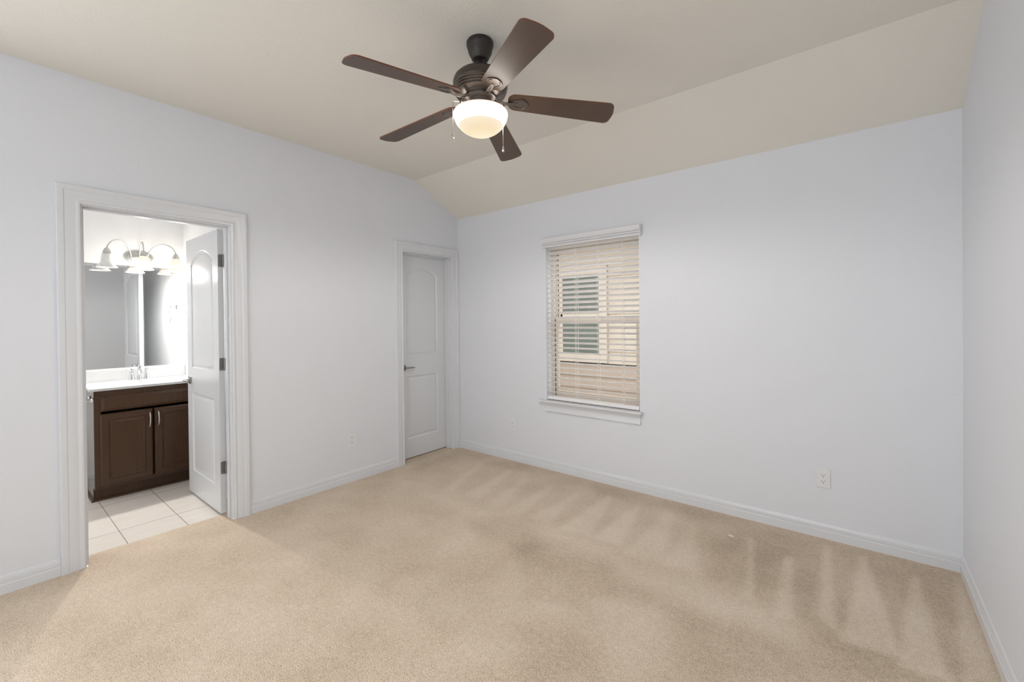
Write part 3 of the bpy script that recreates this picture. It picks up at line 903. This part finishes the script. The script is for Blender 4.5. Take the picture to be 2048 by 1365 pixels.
def blade_parts():
    # local x = outward, y = sideways; z relative hub
    sl_ = (ZB1 - ZB0) / (0.657 - 0.13)
    pitch = math.radians(12)

    def tw(x, y, z):
        # raise clockwise side (local -y)
        return (x, y * math.cos(pitch) + z * math.sin(pitch), ZB0 - 0.004 - HH + sl_ * (x - 0.13) + z * math.cos(pitch) - y * math.sin(pitch))
    outline = []
    w0, w1 = 0.054, 0.071
    x0, x1 = 0.135, 0.657
    rr = 0.030
    def corner(cx, cy, r_, a0, a1, n=6):
        for i in range(n + 1):
            a = math.radians(a0 + (a1 - a0) * i / n); outline.append((cx + r_ * math.cos(a), cy + r_ * math.sin(a)))
    corner(x1 - rr, w1 - rr, rr, 90, 0)
    for i in range(1, 6):
        t = i / 6; outline.append((x1 + 0.006 * math.sin(PI * t), (w1 - rr) * (1 - 2 * t)))
    corner(x1 - rr, -w1 + rr, rr, 0, -90)
    corner(x0 + 0.04, -w0 + 0.04, 0.04, -90, -180)
    corner(x0 + 0.04, w0 - 0.04, 0.04, 180, 90)
    bm = BM()
    slab(bm, outline, [], lambda a, b_, d: tw(a, b_, d), -0.003, 0.003)
    for fc in bm.faces:
        if len(fc.verts) == 4: fc.material_index = 1
    blade_bm = bm
    # bracket: arm from hub swelling to a leaf-shaped plate under the blade
    bm = BM()
    arm = [tw(0.070, 0.0, 0.004), tw(0.10, 0.0, -0.010), tw(0.13, 0.0, -0.014), tw(0.165, 0, -0.008), tw(0.185, 0, -0.0045)]
    tube(bm, arm, [0.013, 0.011, 0.011, 0.012, 0.010], 12, flat=0.55)
    pl = []
    for (a, c) in ((0.150, 0.012), (0.170, 0.022), (0.190, 0.034), (0.208, 0.036), (0.222, 0.026), (0.232, 0.010), (0.236, 0.0)):
        pl.append((a, c))
    pl = pl + [(a, -c) for a, c in reversed(pl[:-1])]
    slab(bm, pl, [], lambda a, b_, d: tw(a, b_, d), -0.0075, -0.003)
    # raised rim line on plate
    tube(bm, [tw(0.160, 0.014, -0.009), tw(0.188, 0.027, -0.009), (tw(0.207, 0.028, -0.009)), tw(0.219, 0.018, -0.009)], 0.0018, 6)
    tube(bm, [tw(0.160, -0.014, -0.009), tw(0.188, -0.027, -0.009), (tw(0.207, -0.028, -0.009)), tw(0.219, -0.018, -0.009)], 0.0018, 6)
    return blade_bm, bm


bb, kb = blade_parts()
blade0 = fl('fan_blade', bb, [M_blade, M_bladeedge], smooth=False)
brk0 = link('blade_bracket', kb, M_bronzelit, blade0, smooth=True, angle=40)
blade0.rotation_euler = (0, 0, math.radians(BASE))
for k in range(1, 5):
    b2 = blade0.copy(); COL.objects.link(b2); b2.parent = fan
    b2.rotation_euler = (0, 0, math.radians(BASE + 72 * k))
    c2 = brk0.copy(); COL.objects.link(c2); c2.parent = b2
# pull chains
RV, FV = Vector((0.778, 0.628, 0)), Vector((-0.628, 0.778, 0))
for (dr, df, zb) in ((-0.131, -0.050, 2.262), (0.108, 0.088, 2.250)):
    bm = BM(); p_ = RV * dr + FV * df
    q_ = p_.normalized()
    pts = [q_ * 0.056 + Vector((0, 0, zz(2.412))), q_ * 0.10 + Vector((0, 0, zz(2.412))), p_ * 0.97 + Vector((0, 0, zz(2.408))), p_ + Vector((0, 0, zz(2.398))), p_ + Vector((0, 0, zz(zb)))]
    tube(bm, pts, 0.0012, 6)
    n = int((2.398 - zb) / 0.006)
    for i in range(n):
        c_ = p_ + Vector((0, 0, zz(2.398 - 0.006 * i)))
        lathe(bm, [(0.0, 0.0022), (0.0019, 0.0011), (0.0019, -0.0011), (0.0, -0.0022)], c_, 'Z', 6)
    ch = fl('pull_chain', bm, M_nickel, smooth=True)
    bm = BM()
    lathe(bm, [(0.0, 0.0), (0.0025, -0.002), (0.003, -0.008), (0.006, -0.020), (0.0068, -0.027), (0.005, -0.034), (0.0, -0.037)], p_ + Vector((0, 0, zz(zb))), 'Z', 16)
    link('chain_pendant', bm, M_chrome, ch, smooth=True)

# lamps shining down through the glass bowl (the fitter above it is opaque)
d = bpy.data.lights.new('fan_lamp', 'SPOT'); d.energy = 33.0; d.spot_size = math.radians(178); d.spot_blend = 0.35; d.color = (1.0, 0.96, 0.92); d.shadow_soft_size = 0.05
lo = bpy.data.objects.new('fan_lamp', d); COL.objects.link(lo); lo.parent = fan
lo.location = (0.0, 0.0, zz(2.225))

# ------------------------------------------------------------------ bathroom vanity
VX0, VX1 = BX + 0.003, -1.130       # back / face
VY0, VY1 = -2.700, BY - 0.006
van = thing('vanity_cabinet', ((VX0 + VX1) / 2, (VY0 + VY1) / 2, -0.006), 'espresso brown two-door vanity cabinet under the white counter', 'vanity cabinet')


def vl(name, bm, m, parent=van, **k): return link(name, bm, m, parent, world=True, **k)


bm = BM()
TK = -1.200   # toe kick face
# left side panel with toe notch
slab(bm, [(VX0, -0.006), (TK - 0.012, -0.006), (TK - 0.012, 0.098), (VX1 - 0.018, 0.098), (VX1 - 0.018, 0.846), (VX0, 0.846)], [], lambda a, z_, d_: (a, d_, z_), VY0 + 0.001, VY0 + 0.016)
box(bm, VX0, VX1 - 0.018, VY1 - 0.016, VY1, 0.098, 0.846)
box(bm, VX0, VX0 + 0.01, VY0 + 0.016, VY1 - 0.016, 0.098, 0.846)
box(bm, VX0, VX1 - 0.02, VY0 + 0.016, VY1 - 0.016, 0.10, 0.115)
vl('side_panel', bm, M_cabside)
bm = BM()
slab(bm, rect(VY0, VY1, 0.098, 0.846), [rect(VY0 + 0.04, VY1 - 0.04, 0.13, 0.80)], FX, VX1 - 0.018, VX1)
vl('face_frame', bm, M_cab, bevel=0.0015)
bm = BM(); box(bm, VX0 + 0.0, VX0 + 0.020, VY0 - 0.008, VY0 + 0.0005, -0.006, 0.846); vl('scribe_strip', bm, M_cab)
bm = BM()
box(bm, TK - 0.012, TK, VY0 + 0.0, VY1, -0.006, 0.098)
vl('toe_kick', bm, M_cab)
bm = BM()
shoe = [(0.0, 0.0), (0.013, 0.0), (0.012, 0.008), (0.008, 0.014), (0.0, 0.017)]
sweep(bm, shoe, [lambda t, z_: (VX0, VY0 - t, z_ - 0.006), lambda t, z_: (TK + t, VY0 - t, z_ - 0.006), lambda t, z_: (TK + t, VY1, z_ - 0.006)])
vl('shoe_moulding', bm, M_cab)


def raised_front(y0, y1, z0, z1, border, raised=True):
    bm = BM(); x = VX1 + 0.001; t = 0.018
    prof = [(0.0, 0.0), (0.003, 0.004), (0.010, 0.004 + 0.0)]
    # slab with eased outer edge
    def loop(ins, d_): return [bm.verts.new((x + d_, a, b_)) for a, b_ in rect(y0 + ins, y1 - ins, z0 + ins, z1 - ins)]
    seq = [(0.0, 0.0), (0.0, t - 0.007), (0.009, t)]
    if raised: seq = [(0.0, 0.0), (0.0, 0.007), (0.011, t), (border, t), (border + 0.004, t - 0.007), (border + 0.017, t - 0.011), (border + 0.020, t - 0.010)]
    else: seq = [(0.0, 0.0), (0.0, 0.005), (0.018, t - 0.002), (0.020, t)]
    prev = loop(*seq[0]); bm.faces.new(prev)
    for q in seq[1:]:
        cur = loop(*q)
        for k in range(4): bm.faces.new((prev[k], prev[(k + 1) % 4], cur[(k + 1) % 4], cur[k]))
        prev = cur
    bm.faces.new(prev)
    return bm


vl('drawer_front', raised_front(-2.664, VY1 - 0.035, 0.687, 0.803, 0.022, False), M_cab)
mid = -2.349
for (a, c, hy) in ((-2.669, mid - 0.004, mid - 0.027), (mid + 0.004, VY1 - 0.033, mid + 0.028)):
    dr_ = vl('cabinet_door', raised_front(a, c, 0.118, 0.667, 0.048), M_cab)
    bm = BM()
    xh = VX1 + 0.019
    pts = bez((xh - 0.001, hy, 0.640), (xh + 0.034, hy, 0.640), (xh + 0.030, hy, 0.560), (xh + 0.026, hy, 0.545), 8)[:-1] + bez((xh + 0.026, hy, 0.545), (xh + 0.024, hy, 0.53), (xh + 0.02, hy, 0.525), (xh - 0.001, hy, 0.522), 6)
    pts = bez((xh - 0.001, hy, 0.636), (xh + 0.042, hy, 0.628), (xh + 0.036, hy, 0.535), (xh - 0.001, hy, 0.524), 16)
    tube(bm, pts, [0.0065, 0.006, 0.0055, 0.005, 0.005, 0.0048, 0.0046, 0.0046, 0.0046, 0.0046, 0.0048, 0.005, 0.005, 0.0055, 0.006, 0.0065], 10)
    link('door_pull', bm, M_nickel, dr_, world=True, smooth=True)

# counter with integral oval basin -----------------------------------------
CT, CZ = 0.865, 0.847
CX0, CX1 = BX + 0.002, -1.105
CYa, CYb = -2.724, BY - 0.002
top = thing('countertop', ((CX0 + CX1) / 2, (CYa + CYb) / 2, CZ), 'white moulded counter with oval basin and backsplash in the bathroom', 'countertop')
bm = BM()
nx, ny = 44, 64
sc = (-1.345, -2.355); sa, sb = 0.150, 0.215
g = []
for i in range(nx + 1):
    row = []
    for j in range(ny + 1):
        x = CX0 + (CX1 - CX0) * i / nx; y = CYa + (CYb - CYa) * j / ny
        rr_ = math.hypot((x - sc[0]) / sa, (y - sc[1]) / sb)
        dz = 0.0
        if rr_ < 1.0:
            t = 1 - rr_; dz = -0.13 * (1 - rr_ ** 3.0) ** 0.8
        elif rr_ < 1.12: dz = 0.0025 * math.sin((rr_ - 1) / 0.12 * PI)
        row.append(bm.verts.new((x, y, CT + dz)))
    g.append(row)
for i in range(nx):
    for j in range(ny):
        bm.faces.new((g[i][j], g[i + 1][j], g[i + 1][j + 1], g[i][j + 1]))
# skirts
ring = [g[i][0] for i in range(nx + 1)] + [g[nx][j] for j in range(1, ny + 1)] + [g[i][ny] for i in range(nx - 1, -1, -1)] + [g[0][j] for j in range(ny - 1, 0, -1)]
low = [bm.verts.new((v.co.x, v.co.y, CZ)) for v in ring]
for k in range(len(ring)):
    j = (k + 1) % len(ring); bm.faces.new((ring[k], ring[j], low[j], low[k]))
link('basin_slab', bm, M_cream, top, world=True, smooth=True, angle=40, bevel=0.0)
bm = BM(); box(bm, CX0, CX0 + 0.019, CYa, CYb, CT, CT + 0.100)
link('backsplash', bm, M_cream, top, world=True, bevel=0.003)
bm = BM(); lathe(bm, [(0.0, 0.737), (0.018, 0.738), (0.022, 0.735)], (sc[0], sc[1], 0.002), 'Z', 24)
link('drain', bm, M_chrome, top, world=True, smooth=True)

# faucet ---------------------------------------------------------------
fx, fy = -1.560, -2.355
fa = thing('sink_faucet', (fx, fy, CT), 'polished chrome two-handle faucet on the white counter', 'faucet')


def al(name, bm, m=M_chrome, parent=fa, **k): return link(name, bm, m, parent, smooth=True, **k)


bm = BM()
pts = []
for k in range(40):
    a = 2 * PI * k / 40
    cy_ = 0.052 if math.sin(a) > 0 else -0.052
    pts.append((0.026 * math.cos(a), cy_ + 0.026 * math.sin(a)))
slab(bm, pts, [], FZ, 0.0, 0.007)
bpl = al('base_plate', bm, angle=40)
for s_ in (-1, 1):
    bm = BM()
    lathe(bm, [(0.0245, 0.007), (0.022, 0.012), (0.0155, 0.035), (0.0125, 0.058), (0.0135, 0.062), (0.0135, 0.066), (0.010, 0.070), (0.009, 0.076), (0.014, 0.080), (0.0155, 0.088), (0.012, 0.096), (0.0, 0.099)], (0, 0.051 * s_, 0), 'Z', 24)
    tube(bm, [(0.0, 0.051 * s_, 0.087), (0.004, 0.075 * s_, 0.089), (0.006, 0.100 * s_, 0.090), (0.008, 0.118 * s_, 0.088)], [0.007, 0.0055, 0.006, 0.0045], 10, flat=0.7)
    al('tap_handle', bm, angle=50)
bm = BM()
lathe(bm, [(0.019, 0.007), (0.016, 0.014), (0.0135, 0.03), (0.0125, 0.045)], (0, 0, 0), 'Z', 24)
tube(bm, bez((0, 0, 0.04), (0.004, 0, 0.125), (0.060, 0, 0.135), (0.105, 0, 0.066), 16), [0.0125] * 4 + [0.012] * 4 + [0.0115] * 4 + [0.011] * 4, 14)
lathe(bm, [(0.0, 0.132), (0.005, 0.131), (0.006, 0.126), (0.003, 0.118), (0.003, 0.06)], (-0.018, 0, 0), 'Z', 12)
al('spout', bm, angle=50)

# mirror ---------------------------------------------------------------
mi_ = thing('wall_mirror', (BX, -2.355, 0.968), 'large frameless mirror on the bathroom wall over the sink', 'mirror')
bm = BM()
my0, my1, mz0, mz1 = -2.702, -2.018, 0.968, 1.868
seq = [(0.0, 0.0005), (0.0, 0.003), (0.020, 0.0052)]
prev = None
for ins, dd in seq:
    cur = [bm.verts.new((BX + dd, a, b_)) for a, b_ in rect(my0 + ins, my1 - ins, mz0 + ins * 0.2, mz1 - ins)]
    if prev:
        for k in range(4): bm.faces.new((prev[k], prev[(k + 1) % 4], cur[(k + 1) % 4], cur[k]))
    prev = cur
bm.faces.new(prev)
link('mirror_glass', bm, M_mirror, mi_, world=True)

# vanity light -----------------------------------------------------------
LX, LY, LZ = BX, -2.328, 1.948
vlgt = thing('vanity_light', (LX, LY, LZ), 'brushed nickel three-arm vanity light with bell glass shades above the mirror', 'wall light')


def ll(name, bm, m, parent=vlgt, **k): return link(name, bm, m, parent, smooth=True, **k)


bm = BM()
rings = []
for (sa_, sb_, dx) in ((0.103, 0.060, 0.0), (0.105, 0.062, 0.006), (0.098, 0.056, 0.013), (0.080, 0.042, 0.016), (0.078, 0.040, 0.022), (0.070, 0.034, 0.026), (0.0, 0.0, 0.030)):
    rings.append([bm.verts.new((dx, sa_ * math.cos(2 * PI * k / 48), sb_ * math.sin(2 * PI * k / 48))) for k in range(48)])
for a, b_ in zip(rings, rings[1:]):
    for k in range(48): bm.faces.new((a[k], a[(k + 1) % 48], b_[(k + 1) % 48], b_[k]))
ll('backplate', bm, M_nickel, angle=30)
SX = 0.165
shade_prof = [(0.024, 0.0), (0.030, -0.004), (0.036, -0.022), (0.0375, -0.050), (0.041, -0.070), (0.050, -0.090), (0.061, -0.104), (0.068, -0.112), (0.070, -0.117)]
for (sy, lit) in ((-0.234, False), (0.003, True), (0.231, True)):
    bm = BM()
    sgn = -1 if sy < -0.1 else (1 if sy > 0.1 else 0)
    if sgn:
        p = bez((0.024, 0.055 * sgn, 0.0), (0.060, 0.075 * sgn, 0.150), (SX, sy * 0.90, 0.155), (SX, sy, 0.035), 22)
    else:
        p = bez((0.026, 0.0, 0.0), (0.07, 0.001, 0.150), (SX - 0.005, 0.002, 0.165), (SX, 0.003, 0.035), 22)
    tube(bm, p, 0.0052, 10)
    arm = ll('lamp_arm', bm, M_nickel, angle=60)
    bm = BM()
    lathe(bm, [(0.0, 0.042), (0.008, 0.040), (0.014, 0.034), (0.022, 0.020), (0.027, 0.004), (0.0275, -0.006), (0.0, -0.006)], (SX, sy, 0), 'Z', 28)
    link('socket_cup', bm, M_nickel, arm, smooth=True, angle=50)
    bm = BM()
    inner = [(r_ - 0.0028, h_) for r_, h_ in reversed(shade_prof)]
    lathe(bm, shade_prof + inner, (SX, sy, -0.006), 'Z', 40)
    sh = ll('lamp_shade', bm, M_shade_on if lit else M_shade_off, angle=60)
    tag(sh, 'glowing cream bell glass shade' if lit else 'unlit white bell glass shade')
    bm = BM()
    lathe(bm, [(0.0, -0.012), (0.012, -0.012), (0.013, -0.030), (0.022, -0.048), (0.026, -0.062), (0.022, -0.078), (0.010, -0.088), (0.0, -0.089)], (SX, sy, 0), 'Z', 20)
    link('light_bulb', bm, M_bulb if lit else M_shade_off, sh, smooth=True)
    if lit:
        d = bpy.data.lights.new('vanity_lamp', 'POINT'); d.energy = 68 if abs(sy) < 0.1 else 12; d.color = (1.0, 0.98, 0.95); d.shadow_soft_size = 0.03
        lo = bpy.data.objects.new('vanity_lamp', d); COL.objects.link(lo); lo.parent = vlgt
        lo.location = (SX, sy, -0.098)

# towel ring -----------------------------------------------------------
tr_ = thing('towel_ring', (-1.43, BY, 1.515), 'chrome towel ring on the bathroom side wall behind the door', 'towel ring')
bm = BM()
lathe(bm, [(0.024, 0.0), (0.024, -0.006), (0.014, -0.012), (0.009, -0.016), (0.008, -0.045), (0.011, -0.050), (0.0, -0.054)], (0, 0, 0), 'Y', 24)
link('mount', bm, M_chrome, tr_, smooth=True)
bm = BM()
pts = [(-0.075, -0.045, 0.002), (0.075, -0.045, 0.002), (0.070, -0.047, -0.03), (0.028, -0.060, -0.128), (0.0, -0.063, -0.142), (-0.028, -0.060, -0.128), (-0.070, -0.047, -0.03), (-0.075, -0.045, 0.002)]
tube(bm, pts, 0.0038, 8)
link('ring', bm, M_chrome, tr_, smooth=True)

# toilet paper holder on the cabinet side ---------------------------------
tp = thing('toilet_paper_holder', (-1.22, VY0 - 0.0005, 0.775), 'chrome and white toilet paper holder on the vanity side', 'paper holder')
for xx in (0.062, -0.075):
    bm = BM()
    lathe(bm, [(0.021, 0.0), (0.021, -0.005), (0.013, -0.010), (0.008, -0.014), (0.008, -0.045)], (xx, 0, 0), 'Y', 24)
    s_ = -1 if xx > 0 else 1
    tube(bm, [(xx, -0.040, -0.004), (xx, -0.055, -0.002), (xx, -0.070, 0.004), (xx, -0.078, 0.018)], [0.008, 0.0085, 0.008, 0.006], 10, flat=0.8)
    link('post', bm, M_chrome, tp, smooth=True)
bm = BM()
lathe(bm, [(0.0, -0.072), (0.013, -0.072), (0.0145, -0.066), (0.0145, -0.004), (0.0125, 0.0), (0.0125, 0.055), (0.0, 0.058)], (0.0, -0.060, -0.004), 'X', 20)
link('roller', bm, M_white, tp, smooth=True)

# ------------------------------------------------------------------ small debris on the carpet
bm = BM()
lathe(bm, [(0.0, 0.004), (0.006, 0.003), (0.011, 0.0), (0.0, -0.001)], (0, 0, 0), 'Z', 9)
for v in bm.verts: v.co.x *= 1.6
o = link('lint_tuft', bm, M_cord); o.location = (2.735, -0.324, 0.002)
tag(o, 'tiny pale tuft of lint on the carpet below the window wall', 'lint')
